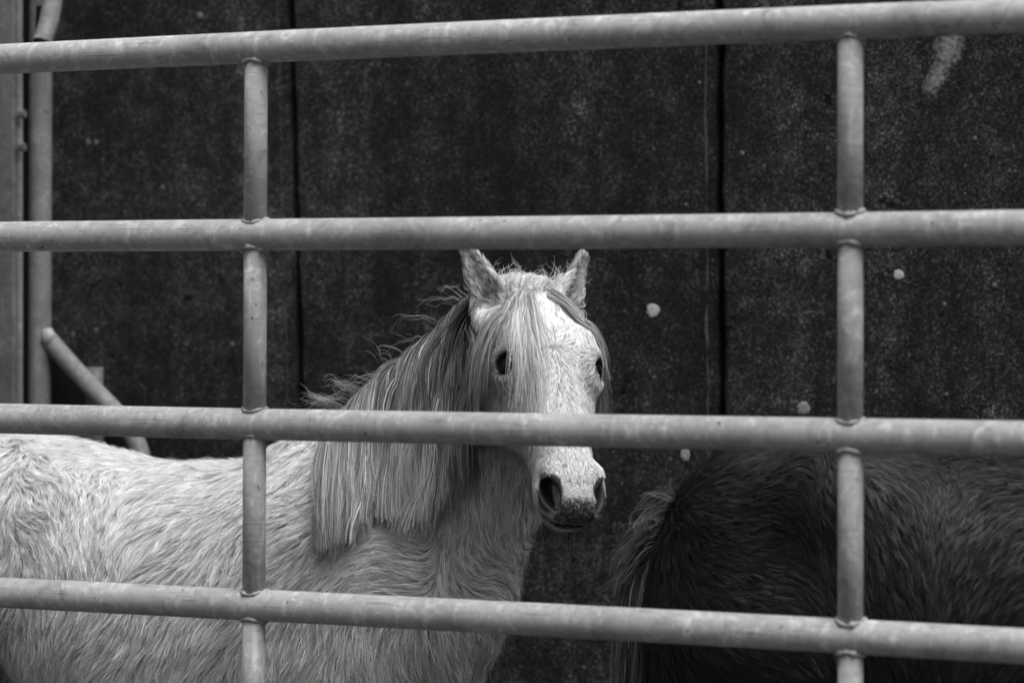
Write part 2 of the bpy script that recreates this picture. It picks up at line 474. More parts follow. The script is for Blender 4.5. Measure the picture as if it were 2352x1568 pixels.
# ------------------------------------------------------------------ steel post and second gate at the left, before the wall
def left_steel():
    up = np.array([0, 0, 1.0])
    CP = WALL_C - .26
    def S(px, py, off=0): return on_plane(px, py, CP + off)
    a, b = S(-70, 0), S(37, 0)
    ctr = (a + b) / 2; ctr[2] = 1.15
    half = np.linalg.norm((b - a)[:2]) / 2
    p = thing('steel_post', 'flat faced grey steel post at the left edge of the photo', 'post', (ctr[0], ctr[1], 0))
    V, F = box(ctr, EG, WG, up, half, .010, 1.25, .003); part('shaft', V, F, p, M_GALV2)
    c2 = S(44, 0, .012); c2[2] = 1.15
    V, F = box(c2, EG, WG, up, .0056, .006, 1.22, .002); part('flange', V, F, p, M_GALV3)
    c3 = S(52, 0, .05); c3[2] = 1.15
    V, F = box(c3, EG, WG, up, .030, .004, 1.2, .001); part('gap_shade_strip', V, F, p, M_BLACK)  # black strip added as the shadow in the gap beside the post
    for py in (262, 338):
        q = S(50, py, .0)
        V, F = tube([q - EG * .006, q + EG * .008], .008, 6); part('bolt', V, F, p, M_GALV2, smooth=False)

    CS = WALL_C - .20
    def T(px, py, off=0): return on_plane(px, py, CS + off)
    base = T(92, 0)
    g = thing('side_gate', 'grey steel tube frame with diagonal brace against the dark wall', 'gate', (base[0], base[1], 0))
    r = 26 / FPX * base[1]
    V, F = tube([np.array([base[0] + .003 * (z - 1.4), base[1], z]) for z in np.linspace(.0, 2.2, 14)], r, 32)
    part('stile', V, F, g, M_GALV3)
    path = [T(92, 757), T(150, 824), T(205, 884), T(262, 942), T(290, 976), T(312, 1010), T(326, 1050), T(330, 1120), T(331, 1250)]
    # smooth the bend
    pp = np.array(path); tt = np.linspace(0, len(pp) - 1, 40)
    pp = np.stack([np.interp(tt, range(len(pp)), pp[:, k]) for k in range(3)], 1)
    for _ in range(3): pp[1:-1] = (pp[:-2] + 2 * pp[1:-1] + pp[2:]) / 4
    V, F = tube(np.vstack([pp, [pp[-1] * [1, 1, 0] + [0, 0, .0]]]), .0185, 24)
    part('brace', V, F, g, M_GALV3)
    # weld blob where the brace meets the stile
    w = T(116, 775); n = 12; V = []; F = []
    for k in range(n + 1):
        for q in range(n):
            th, ph = math.pi * k / n, 2 * math.pi * q / n
            rr = .015 * (1 + .25 * math.sin(5 * ph + k) * math.sin(th))
            V.append(w + WG * .008 + rr * np.array([math.sin(th) * math.cos(ph), math.sin(th) * math.sin(ph), math.cos(th) * 1.2]))
    for k in range(n):
        for q in range(n): F.append((k * n + q, k * n + (q + 1) % n, (k + 1) * n + (q + 1) % n, (k + 1) * n + q))
    part('weld_bead', V, F, g, M_WELD)
    st = T(217, 866, .035)
    V, F = tube([np.array([st[0], st[1], z]) for z in (0, .5, 1.0, st[2] + .02)], .0172, 24)
    part('leg', V, F, g, M_GALV2)
    # black sheet filling the corner below the brace
    fl = [T(112, 790, .07), T(312, 1005, .07), T(330, 1130, .07), T(112, 1130, .07)]
    V = [q for q in fl] + [q - WG * .008 for q in fl]
    F = [(0, 1, 2, 3), (7, 6, 5, 4), (0, 4, 5, 1), (1, 5, 6, 2), (2, 6, 7, 3), (3, 7, 4, 0)]
    V[2][2] = V[3][2] = V[6][2] = V[7][2] = .12
    part('dark_sheet', V, F, g, M_BLACK, smooth=False)
    # bent, open ended latch tube at the top
    pts = [(132, -240), (134, -160), (130, -80), (124, -20), (117, 30), (108, 66), (97, 98)]
    path = np.array([T(x, y, -.030 - .055 * ((y + 240) / 340) ** 3) for x, y in pts])
    tt = np.linspace(0, len(path) - 1, 24)
    path = np.stack([np.interp(tt, range(len(path)), path[:, k]) for k in range(3)], 1)
    for _ in range(2): path[1:-1] = (path[:-2] + 2 * path[1:-1] + path[2:]) / 4
    V, F = tube(path, .0185, 24, cap=False)
    Vi, Fi = tube(path, .0160, 24, cap=False); n0 = len(V)
    F = F + [tuple(i + n0 for i in f)[::-1] for f in Fi]
    last = (24 - 1) * 24
    for k in range(24):
        k2 = (k + 1) % 24
        F.append((k, n0 + k, n0 + k2, k2)); F.append((last + k, last + k2, n0 + last + k2, n0 + last + k))
    hk = part('latch_loop', V, F, g, M_GALV3)
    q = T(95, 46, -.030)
    V, F = box(q, EG, WG, up, .0115, .004, .028, .003); part('shade_pad', V, F, g, M_BLACK)  # black block added as the dark shade between loop and stile
    V, F = tube([path[0], path[0] - EG * .012 + [0, 0, .03], T(92, -300, 0)], .0180, 20); part('latch_arm', V, F, g, M_GALV2)
left_steel()

# ------------------------------------------------------------------ signed-distance bodies
class Field:
    """distance field on a rectilinear grid (finer where asked); shapes are merged smoothly into one body"""
    def __init__(s, xs, ys, zs):
        s.ax = [np.asarray(a, np.float32) for a in (xs, ys, zs)]
        s.D = np.full([len(a) for a in s.ax], .25, np.float32)
    def sub(s, lo, hi):
        sl = []
        for a, l, h in zip(s.ax, lo, hi):
            i, j = np.searchsorted(a, l), np.searchsorted(a, h)
            sl.append(slice(max(i - 1, 0), min(j + 1, len(a))))
        X, Y, Z = np.meshgrid(*[a[q] for a, q in zip(s.ax, sl)], indexing='ij', sparse=True)
        return tuple(sl), X, Y, Z
    def union(s, lo, hi, fn, k=.05, m=.12):
        sl, X, Y, Z = s.sub(np.asarray(lo) - m, np.asarray(hi) + m)
        d = np.minimum(fn(X, Y, Z), .25).astype(np.float32); D = s.D[sl]
        h = np.maximum(k - np.abs(d - D), 0) / k
        s.D[sl] = np.minimum(d, D) - h * h * k * .25
    def carve(s, lo, hi, fn, k=.01, m=.04):
        sl, X, Y, Z = s.sub(np.asarray(lo) - m, np.asarray(hi) + m)
        d = -fn(X, Y, Z).astype(np.float32); D = s.D[sl]
        h = np.maximum(k - np.abs(d - D), 0) / k
        s.D[sl] = np.maximum(d, D) + h * h * k * .25
    def cone(s, a, b, ra, rb, k=.05, flat=None, fr=1.0, op='union', m=.12):
        """round cone from a to b; squeezed by fr along the axis flat"""
        a, b = np.asarray(a, float), np.asarray(b, float)
        ab = b - a; L2 = float(ab @ ab) + 1e-12; R = max(ra, rb)
        def fn(X, Y, Z):
            px, py, pz = X - a[0], Y - a[1], Z - a[2]
            t = np.clip((px * ab[0] + py * ab[1] + pz * ab[2]) / L2, 0, 1)
            qx, qy, qz = px - t * ab[0], py - t * ab[1], pz - t * ab[2]
            r2 = qx * qx + qy * qy + qz * qz
            if flat is not None:
                c = qx * flat[0] + qy * flat[1] + qz * flat[2]
                r2 = r2 + c * c * (1 / fr ** 2 - 1)
                return (np.sqrt(r2) - (ra + (rb - ra) * t)) * (.5 + .5 * fr)
            return np.sqrt(r2) - (ra + (rb - ra) * t)
        lo, hi = np.minimum(a, b) - R, np.maximum(a, b) + R
        (s.union if op == 'union' else s.carve)(lo, hi, fn, k, m)
    def ell(s, c, ax, rad, k=.04, op='union', m=.1):
        c = np.asarray(c, float); ax = np.asarray(ax, float); rad = np.asarray(rad, float)
        def fn(X, Y, Z):
            px, py, pz = X - c[0], Y - c[1], Z - c[2]
            q = 0; q2 = 0
            for i in range(3):
                u = px * ax[i][0] + py * ax[i][1] + pz * ax[i][2]
                q = q + (u / rad[i]) ** 2; q2 = q2 + (u / rad[i] ** 2) ** 2
            k0 = np.sqrt(q)
            return k0 * (k0 - 1) / np.maximum(np.sqrt(q2), 1e-6)
        R = rad.max()
        (s.union if op == 'union' else s.carve)(c - R, c + R, fn, k, m)
    def loft(s, o, e, up, w, T, top, bot, hw, k=.05, pw=2.0, m=.12, rad=.6):
        """body along axis e from o; height profiles top/bot measured along up, half width along w"""
        o, e, up, w = map(lambda q: np.asarray(q, float), (o, e, up, w))
        T, top, bot, hw = map(lambda q: np.asarray(q, float), (T, top, bot, hw))
        tt = np.linspace(T[0], T[-1], 300)
        def sm(y):
            v = np.interp(tt, T, y)
            n = 13; kz = np.hanning(n + 2)[1:-1]; kz /= kz.sum()
            return np.convolve(np.pad(v, n // 2, mode='edge'), kz, 'valid')
        Tp, Bp, Wp = sm(top), sm(bot), sm(hw)
        def fn(X, Y, Z):
            px, py, pz = X - o[0], Y - o[1], Z - o[2]
            t = px * e[0] + py * e[1] + pz * e[2]
            u = px * up[0] + py * up[1] + pz * up[2]
            v = px * w[0] + py * w[1] + pz * w[2]
            tc = np.clip(t, T[0], T[-1])
            a, b, h = np.interp(tc, tt, Tp), np.interp(tc, tt, Bp), np.interp(tc, tt, Wp)
            cz, hz = (a + b) / 2, (a - b) / 2
            q = (np.abs((u - cz) / hz) ** pw + np.abs(v / h) ** pw) ** (1 / pw)
            d = (q - 1) * np.minimum(hz, h)
            ex = np.abs(t - tc)
            return np.where(ex > 0, np.sqrt(np.maximum(d, 0) ** 2 + ex ** 2) + np.minimum(d, 0) * 0, d)
        ends = np.array([o + e * T[0], o + e * T[-1]])
        s.union(ends.min(0) - rad, ends.max(0) + rad, fn, k, m)
    def mesh(s):
        D = s.D; S = D < 0
        nx, ny, nz = D.shape
        cnt = np.zeros((nx - 1, ny - 1, nz - 1), np.uint8)
        for i in (0, 1):
            for j in (0, 1):
                for k in (0, 1):
                    cnt += S[i:nx - 1 + i, j:ny - 1 + j, k:nz - 1 + k]
        act = (cnt > 0) & (cnt < 8)
        I = np.argwhere(act)
        vid = np.full(act.shape, -1, np.int64); vid[act] = np.arange(len(I))
        acc = np.zeros((len(I), 3)); num = np.zeros(len(I))
        cor = [(i, j, k) for i in (0, 1) for j in (0, 1) for k in (0, 1)]
        val = {c: D[I[:, 0] + c[0], I[:, 1] + c[1], I[:, 2] + c[2]] for c in cor}
        pos = {c: np.stack([s.ax[a][I[:, a] + c[a]] for a in range(3)], 1) for c in cor}
        for c in cor:
            for a in range(3):
                if c[a] == 0:
                    c2 = tuple(c[q] + (q == a) for q in range(3))
                    va, vb = val[c], val[c2]
                    mk = (va < 0) != (vb < 0)
                    t = np.where(mk, va / np.where(va == vb, 1, va - vb), 0)
                    acc += np.where(mk[:, None], pos[c] + (pos[c2] - pos[c]) * t[:, None], 0); num += mk
        V = acc / num[:, None]
        F = []
        for a in range(3):
            b, c = (a + 1) % 3, (a + 2) % 3
            sl0 = [slice(None)] * 3; sl1 = [slice(None)] * 3
            sl0[a] = slice(0, -1); sl1[a] = slice(1, None)
            ch = S[tuple(sl0)] != S[tuple(sl1)]
            E = np.argwhere(ch)
            ok = (E[:, b] > 0) & (E[:, c] > 0) & (E[:, b] < D.shape[b] - 1) & (E[:, c] < D.shape[c] - 1)
            E = E[ok]
            ins = S[E[:, 0], E[:, 1], E[:, 2]]
            def cell(db, dc):
                q = E.copy(); q[:, b] += db; q[:, c] += dc
                return vid[q[:, 0], q[:, 1], q[:, 2]]
            quad = np.stack([cell(-1, -1), cell(0, -1), cell(0, 0), cell(-1, 0)], 1)
            quad[~ins] = quad[~ins][:, ::-1]
            F.append(quad)
        return V, np.vstack(F)
    def sample(s, p):
        idx = []; fr = []
        for a in range(3):
            ax = s.ax[a]; q = np.clip(p[:, a], ax[0], ax[-1])
            i = np.clip(np.searchsorted(ax, q) - 1, 0, len(ax) - 2)
            idx.append(i); fr.append((q - ax[i]) / (ax[i + 1] - ax[i]))
        r = 0
        for i in (0, 1):
            for j in (0, 1):
                for k in (0, 1):
                    w = (fr[0] if i else 1 - fr[0]) * (fr[1] if j else 1 - fr[1]) * (fr[2] if k else 1 - fr[2])
                    r = r + w * s.D[idx[0] + i, idx[1] + j, idx[2] + k]
        return r
    def grad(s, p, h=.007):
        g = np.stack([s.sample(p + np.eye(3)[a] * h) - s.sample(p - np.eye(3)[a] * h) for a in range(3)], 1)
        n = np.linalg.norm(g, axis=1)
        return g / np.maximum(n, 1e-9)[:, None], n / (2 * h)

def axis_grid(lo, hi, fine, cs, fs):
    out = [lo]
    while out[-1] < hi:
        out.append(out[-1] + (fs if fine and fine[0] <= out[-1] < fine[1] else cs))
    return np.array(out)

def nrm(v): v = np.asarray(v, float); return v / np.linalg.norm(v)

def build_head(Fd, poll, h, n, L=.50, ears=True, sc=1.0):
    """head along h from the poll; n is the front of the face"""
    h = nrm(h); n = nrm(np.asarray(n) - h * (np.asarray(n) @ h)); s = np.cross(h, n)   # s: side
    def Hd(a, b, c): return poll + h * a * L + n * b * L + s * c * L
    T = np.array([-.01, .06, .15, .27, .37, .5, .62, .74, .83, .90, .95, .985]) * L
    top = np.array([-.04, .03, .085, .115, .118, .100, .082, .070, .066, .058, .036, .0]) * L
    bot = np.array([-.13, -.19, -.24, -.285, -.285, -.225, -.165, -.125, -.118, -.112, -.10, -.07]) * L
    hw = np.array([.09, .125, .146, .158, .156, .138, .114, .098, .100, .108, .098, .055]) * L
    Fd.loft(poll, h, n, s, T, top, bot, hw, k=.05, pw=2.35, rad=.2)
    for sg in (-1, 1):
        # brow, cheek disc, facial crest
        Fd.ell(Hd(.335, .050, .136 * sg), (h, n, s), np.array([.08, .06, .038]) * L, .04)
        Fd.ell(Hd(.37, -.15, .112 * sg), (h, n, s), np.array([.18, .15, .065]) * L, .05)
        Fd.cone(Hd(.42, .0, .132 * sg), Hd(.60, -.02, .105 * sg), .018 * L, .012 * L, .03)
        # nostril wing
        Fd.ell(Hd(.885, .012, .083 * sg), (nrm(h + n * .15), n, s), np.array([.072, .062, .036]) * L, .02)
    # chin and lower lip
    Fd.ell(Hd(.945, -.085, 0), (h, n, s), np.array([.046, .045, .068]) * L, .02)
    # upper lip
    Fd.ell(Hd(.965, .002, 0), (h, n, s), np.array([.038, .058, .088]) * L, .02)
    # eyes: socket with lids
    eyes = []
    for sg in (-1, 1):
        c = Hd(.415, .048, .150 * sg)
        out = nrm(s * sg * .80 + n * .56 + h * .10)
        ca = nrm(h - out * (h @ out) ); cb = np.cross(out, ca)
        Fd.ell(c - out * .006 * L, (ca, cb, out), np.array([.066, .062, .040]) * L, .02)               # lids swell round the eyeball
        Fd.cone(c - ca * .050 * L - cb * .035 * L + out * .012 * L, c - ca * .050 * L + cb * .035 * L + out * .012 * L, .013 * L, .013 * L, .015)
        Fd.ell(c + out * .030 * L, (nrm(ca), nrm(cb), out), np.array([.032, .042, .040]) * L, .006, 'carve')
        eyes.append((c, out))
    # nostrils
    for sg in (-1, 1):
        ax = nrm(h * .95 - n * .10 - s * sg * .22)
        dp = nrm(s * sg * .45 + n * .45 + h * .55)
        dp = nrm(dp - ax * (dp @ ax))
        cx = np.cross(ax, dp)
        Fd.ell(Hd(.922, .022, .086 * sg), (ax, dp, nrm(cx)), np.array([.064, .055, .028]) * L, .010, 'carve')
    # mouth line
    for sg in (-1, 1):
        Fd.cone(Hd(1.0, -.060, .0), Hd(.965, -.062, .075 * sg), .011 * L, .011 * L, .006, op='carve')
        Fd.cone(Hd(.965, -.062, .075 * sg), Hd(.860, -.078, .112 * sg), .0105 * L, .006 * L, .006, op='carve')
    if ears:
        for sg in (-1, 1):
            b = Hd(.075, -.03, .135 * sg); tip = Hd(-.125, .035, .222 * sg)
            up = nrm(tip - b); fw = nrm(n * .75 + s * sg * .65); fw = nrm(fw - up * (fw @ up)); sd2 = np.cross(up, fw)
            mid = (b + tip) / 2
            Fd.cone(b - up * .03 * L, tip, .083 * L, .030 * L, .025, fw, .55)
            Fd.cone(b + up * .03 * L + fw * .042 * L, tip + fw * .018 * L - up * .012 * L, .058 * L, .018 * L, .008, fw, .75, op='carve')
    return Hd, eyes, (h, n, s)

UPV = np.array([0, 0, 1.0])
def leg_front(Fd, top, z0=0.0, fwd=EG, dx=0.0):
    x, y, z = top
    q = lambda f, zz: np.array([x, y, 0]) + fwd * f + np.array([0, 0, zz])
    Fd.cone(q(0, z), q(.0, .60), .095, .070, .06)
    Fd.cone(q(0, .60), q(.01, .40), .066, .048, .03)
    Fd.cone(q(.01, .40), q(.0, .34), .047, .042, .02)
    Fd.cone(q(.0, .34), q(.0, .15), .031, .030, .03)
    Fd.cone(q(.0, .15), q(.04, .065), .036, .034, .02)
    Fd.cone(q(.045, .06), q(.055, .022), .038, .050, .02)
def leg_hind(Fd, top, fwd=EG, hip_r=.15):
    x, y, z = top
    q = lambda f, zz: np.array([x, y, 0]) + fwd * f + np.array([0, 0, zz])
    Fd.cone(q(0, z), q(.07, .62), hip_r, .105, .07)
    Fd.cone(q(.07, .62), q(-.06, .44), .098, .055, .05)
    Fd.cone(q(-.06, .44), q(-.085, .39), .050, .045, .03)
    Fd.cone(q(-.085, .39), q(-.055, .15), .038, .032, .03)
    Fd.cone(q(-.055, .15), q(-.01, .065), .037, .034, .02)
    Fd.cone(q(-.005, .06), q(.005, .022), .038, .050, .02)

def uv_ball(c, r, n=20):
    V = []; F = []
    for k in range(n + 1):
        for q in range(n):
            th, ph = math.pi * k / n, 2 * math.pi * q / n
            V.append(np.asarray(c) + r * np.array([math.sin(th) * math.cos(ph), math.sin(th) * math.sin(ph), math.cos(th)]))
    for k in range(n):
        for q in range(n): F.append((k * n + q, (k + 1) * n + q, (k + 1) * n + (q + 1) % n, k * n + (q + 1) % n))
    return V, F

# ------------------------------------------------------------------ fur
def curves_obj(name, pts, rad, tint, parent, mat, lie, label=None):
    """pts (n,k,3) strands in world space -> one hair object under its pony"""
    n, k, _ = pts.shape
    hc = bpy.data.hair_curves.new(name)
    hc.add_curves([k] * n)
    base = np.zeros(3); p = parent
    while p is not None:
        base = base + np.array(p.location); p = p.parent
    hc.attributes['position'].data.foreach_set('vector', (pts - base).astype(np.float32).ravel())
    ra = hc.attributes.get('radius') or hc.attributes.new('radius', 'FLOAT', 'POINT')
    ra.data.foreach_set('value', rad.astype(np.float32).ravel())
    ta = hc.attributes.new('tint', 'FLOAT', 'CURVE')
    ta.data.foreach_set('value', tint.astype(np.float32))
    la = hc.attributes.new('lie', 'FLOAT_VECTOR', 'CURVE' if lie.ndim == 2 else 'POINT')
    la.data.foreach_set('vector', lie.astype(np.float32).ravel())
    o = bpy.data.objects.new(name, hc)
    C.objects.link(o); o.parent = parent
    hc.materials.append(mat)
    o['kind'] = 'stuff'
    if label: o['label'] = label
    return o

def wob(p, f, seed):
    """smooth cheap noise in -1..1"""
    r = np.random.default_rng(seed)
    out = 0
    for q in range(5):
        d = r.normal(size=3); d /= np.linalg.norm(d)
        out = out + np.sin(p @ (d * f * (0.7 + .35 * q)) + r.uniform(0, 6.28)) / (1 + .35 * q)
    return out / 2.6

class Flow:
    def __init__(s, guides, bvh, frames=None):
        """guides: (px,py,dx,dy,length) read on the line of sight, or ('w', point, dir, length)"""
        P0, D0, L0 = [], [], []
        o = Vector((0, 0, EYE))
        for g in guides:
            if g[0] == 'w':
                p, d, l = np.asarray(g[1]), np.asarray(g[2], float), g[3]
                hit = bvh.find_nearest(Vector(p)); loc, nor = hit[0], hit[1]
            else:
                px, py, dx, dy, l = g
                ray = Vector(P(px, py, 1.0)) - o
                hit = bvh.ray_cast(o, ray.normalized()); loc, nor = hit[0], hit[1]
                if loc is None:
                    near = bvh.find_nearest(Vector(P(px, py, 3.8))); loc, nor = near[0], near[1]
                d = np.array([dx, 0, -dy], float)
            n = np.array(nor); d = d - n * (d @ n)
            P0.append(np.array(loc)); D0.append(nrm(d)); L0.append(l)
        s.P, s.D, s.L = np.array(P0), np.array(D0), np.array(L0)
    def at(s, p, pw=3.0):
        D = np.zeros_like(p); L = np.zeros(len(p))
        for a in range(0, len(p), 20000):
            q = p[a:a + 20000]
            d2 = ((q[:, None, :] - s.P[None]) ** 2).sum(2)
            w = 1 / (d2 + 2e-4) ** (pw / 2)
            w /= w.sum(1)[:, None]
            D[a:a + 20000] = w @ s.D; L[a:a + 20000] = w @ s.L
        return D, L

CAMP = np.array([0, 0, EYE])
def coat(name, fd, V, F, flow, count, parent, mat, clump_sp=.010, r0=.00032, K=7, tint_fn=None, lift=.30, clump=.65, keep=None, seed=1, lenvar=.3, dirn=.35, liev=.18):
    r = np.random.default_rng(seed)
    T = np.vstack([F[:, [0, 1, 2]], F[:, [0, 2, 3]]])
    A, B, Cc = V[T[:, 0]], V[T[:, 1]], V[T[:, 2]]
    nn = np.cross(B - A, Cc - A); ar = np.linalg.norm(nn, axis=1) / 2
    nn /= np.maximum(ar * 2, 1e-12)[:, None]
    ctr = (A + B + Cc) / 3
    # strands stand densest on the side the yard sees
    view = CAMP - ctr; view /= np.linalg.norm(view, axis=1)[:, None]
    fac = (nn * view).sum(1)
    w = np.clip((fac + .45) / .25, .18, 1)
    dd = ctr[:, 1]; px = ctr[:, 0] / dd * FPX + 1176; py = 686 - (ctr[:, 2] - EYE) / dd * FPX
    infr = (px > -250) & (px < 2600) & (py > -200) & (py < 1800)
    w = np.where(infr, w, .15)
    if keep is not None: w = w * keep(ctr)
    def draw(m):
        cdf = np.cumsum(ar * w); i = np.searchsorted(cdf, r.uniform(0, cdf[-1], m)); i = np.minimum(i, len(T) - 1)
        u, v = r.uniform(size=m), r.uniform(size=m); fl = u + v > 1; u[fl], v[fl] = 1 - u[fl], 1 - v[fl]
        return A[i] + (B[i] - A[i]) * u[:, None] + (Cc[i] - A[i]) * v[:, None]
    area = float((ar * w).sum())
    nc = int(area / clump_sp ** 2)
    G = draw(nc)
    # march the clump guides over the skin
    D, L = flow.at(G)
    L = L * (1 + lenvar * wob(G, 60, seed + 3) * .6 + r.normal(0, lenvar * .35, nc))
    L = np.clip(L * (1 + .28 * wob(G, 17, seed + 21)), .003, None)
    ang = dirn * (wob(G, 38, seed + 5) * .8 + wob(G, 110, seed + 6) * .5) + r.normal(0, .14, nc)
    lf = lift * np.clip(1 + .5 * wob(G, 70, seed + 9) + r.normal(0, .35, nc), .15, 2.5)
    path = np.zeros((nc, K, 3)); path[:, 0] = G; p = G.copy()
    for k in range(1, K):
        s = k / (K - 1)
        Dk = flow.at(p)[0] if k in (1, 3, 5) else Dk
        n, g = fd.grad(p)
        t = Dk - n * (Dk * n).sum(1)[:, None]; t /= np.maximum(np.linalg.norm(t, axis=1), 1e-9)[:, None]
        b = np.cross(n, t)
        aa = ang * (.5 + .8 * s)
        t = t * np.cos(aa)[:, None] + b * np.sin(aa)[:, None]
        t = t + np.array([0, 0, -1.0]) * (s * .25 * np.clip(L / .05, 0, 1.2))[:, None]
        t /= np.linalg.norm(t, axis=1)[:, None]
        p = p + t * (L / (K - 1))[:, None]
        n, g = fd.grad(p)
        hgt = L * lf * (s - .45 * s * s) + .0006
        d = fd.sample(p) / np.maximum(g, .3)
        p = p + n * (hgt - d)[:, None]
        path[:, k] = p
    # strands: own root, pulled towards the tip of the nearest guide
    R = draw(count)
    cell = clump_sp * 1.5
    import mathutils
    kd = mathutils.kdtree.KDTree(nc)
    for i in range(nc): kd.insert(G[i], i)
    kd.balance()
    jit = r.normal(0, clump_sp * .25, (count, 3))
    own = np.array([kd.find(q)[1] for q in (R + jit)])
    s = np.linspace(0, 1, K)
    off = path[own] - G[own][:, None]
    ln = np.clip(1 + r.normal(0, .18, count), .4, 1.5)
    off = off * ln[:, None, None]
    lat = R - G[own]
    lat = np.clip(lat, -clump_sp * 2, clump_sp * 2)
    cl = clump * np.clip(1 + r.normal(0, .25, count), .2, 1.4)
    pull = 1 - np.clip(cl, 0, .95)[:, None] * s[None] ** 1.2
    pts = G[own][:, None] + lat[:, None] * pull[:, :, None] + off
    Ls = np.linalg.norm(off[:, -1], axis=1)
    ph = r.uniform(0, 6.28, (count, 3)); fr = r.uniform(2, 6, (count, 3))
    pts += (np.sin(s[None, :, None] * fr[:, None] + ph[:, None]) - np.sin(ph)[:, None]) * (Ls * .035)[:, None, None]
    pts += r.normal(0, 1, (count, 1, 3)) * (s ** 1.5)[None, :, None] * (Ls * .05)[:, None, None]
    rad = r0 * (1 - .75 * s ** 1.6)[None] * r.uniform(.7, 1.3, count)[:, None] * np.clip(Ls / .02, .55, 1.1)[:, None]
    tint = np.clip(1 + .10 * wob(G, 50, seed + 11)[own] + r.normal(0, .08, nc)[own] + r.normal(0, .07, count), .1, 1.4)
    if tint_fn is not None: tint = tint * tint_fn(R, r, own, nc)
    gn, _ = fd.grad(G, .012)
    lie = gn[own] + (r.normal(0, liev, (nc, 3)))[own] + r.normal(0, liev * .7, (count, 3))
    return curves_obj(name, pts, rad, tint, parent, mat, lie)

def locks(name, roots, dirs, lens, fd, parent, mat, per=120, spread=.008, K=22, layer=(.004, .02), r0=.00026, stiff=.80, seed=3, blunt=None, tint=(.75, 1.1), wave=.006, frizz=.004, droop=1.0, hang=None, avoid=None, push=None, fallback=np.array([0, -1.0, 0]), bias=0.0):
    """long hair: guides leave the skin, fall under their own weight and rest on the body; each carries many strands"""
    r = np.random.default_rng(seed)
    n = len(roots); p = np.array(roots, float); d = np.array(dirs, float); d /= np.linalg.norm(d, axis=1)[:, None]
    lens = np.asarray(lens, float)
    lay = r.uniform(layer[0], layer[1], n)
    path = np.zeros((n, K, 3)); path[:, 0] = p
    step = lens / (K - 1)
    w1, w2 = r.uniform(0, 6.28, n), r.uniform(12, 30, n)
    side = r.normal(0, 1, (n, 3))
    for k in range(1, K):
        s = k / (K - 1)
        gdir = np.array([0, 0, -1.0]) + side * .05
        if push is not None: gdir = gdir + push(p)
        dd = d * stiff + gdir * (1 - stiff) * droop
        dd = dd + side * (wave * np.sin(w1 + w2 * s))[:, None] * 6
        dd /= np.linalg.norm(dd, axis=1)[:, None]
        q = p + dd * step[:, None]
        sd = fd.sample(q); nn, g = fd.grad(q, .012)
        g = np.maximum(g, .35); need = lay * min(1, s * 5) - sd / g
        need = np.maximum(need, 0) * np.where(sd < .2, 1, 0)
        if hang is None: q = q + nn * need[:, None]
        else:                                   # hangs plumb: only ever pushed out from the neck, not along it
            c = nn @ hang
            q = q + np.where((c > .25)[:, None], hang * (need / np.maximum(c, .3))[:, None], nn * need[:, None])
        d = q - p; d /= np.maximum(np.linalg.norm(d, axis=1), 1e-9)[:, None]
        p = q; path[:, k] = p
    m = n * per; own = np.repeat(np.arange(n), per)
    s = np.linspace(0, 1, K)
    nb = (m + 2) // 3            # strands stick together in strings of half a dozen
    bown = np.repeat(np.arange(n), per)
    bid = (np.arange(m) // 3)
    off = (r.normal(0, 1, (nb, 3)) * spread)[bid] + r.normal(0, .16, (m, 3)) * spread
    shp = (.55 + .6 * np.sin(np.clip(s * 1.15, 0, 1) * math.pi) ** 1.0 * .6 - .12 * s)
    pts = path[own] + off[:, None] * shp[None, :, None]
    ph = r.uniform(0, 6.28, (nb, 3))[bid] + r.normal(0, .3, (m, 3)); fr = r.uniform(3, 12, (nb, 3))[bid]
    pts += np.sin(s[None, :, None] * fr[:, None] + ph[:, None]) * (frizz * s)[None, :, None] * r.uniform(.3, 1.4, (nb, 1, 1))[bid]
    pts += ((r.normal(0, 1, (nb, 1, 3)))[bid] + r.normal(0, .35, (m, 1, 3))) * (s ** 2)[None, :, None] * frizz * 1.2
    if blunt is not None:
        # cut square across: each strand stops at the height of its lock
        zc = blunt(path[:, -1], path[:, 0])[own] + r.normal(0, .0045, m) + np.where(r.uniform(size=m) < .15, r.uniform(-.02, .06, m), 0)
        Z = pts[:, :, 2]
        below = Z < zc[:, None]
        first = np.where(below.any(1), below.argmax(1), K - 1).astype(float)
        i = np.maximum(first.astype(int), 1); rows = np.arange(m)
        za, zb = Z[rows, i - 1], Z[rows, i]
        fr_ = np.clip((za - zc) / np.maximum(za - zb, 1e-6), 0, 1)
        end = np.where(below.any(1), i - 1 + fr_, K - 1)
        end = np.maximum(end, 2.0)
        pos = end[:, None] * s[None]
        i0 = np.clip(np.floor(pos).astype(int), 0, K - 2); f = (pos - i0)[:, :, None]
        pts = pts[rows[:, None], i0] * (1 - f) + pts[rows[:, None], i0 + 1] * f
        taper = (1 - .5 * s ** 3)
    else:
        ln = np.clip(r.normal(.88, .14, m), .3, 1.0)
        pos = ln[:, None] * s[None] * (K - 1)
        rows = np.arange(m); i0 = np.clip(np.floor(pos).astype(int), 0, K - 2); f = (pos - i0)[:, :, None]
        pts = pts[rows[:, None], i0] * (1 - f) + pts[rows[:, None], i0 + 1] * f
        taper = (1 - .7 * s ** 2)
    rad = r0 * taper[None] * r.uniform(.7, 1.4, m)[:, None]
    tn = r.uniform(tint[0], tint[1], n)[own] * np.clip(1 + r.normal(0, .17, nb), .35, 1.7)[bid] * np.clip(1 + r.normal(0, .10, m), .5, 1.4)
    flat = pts.reshape(-1, 3)
    gn, _ = fd.grad(flat, .02)
    if fallback is not None:
        far = fd.sample(flat) > .2
        gn[far] = fallback
    lie = gn.reshape(m, K, 3) * (1 - bias) + fallback * bias + (r.normal(0, .28, (nb, 3))[bid] + r.normal(0, .15, (m, 3)))[:, None]
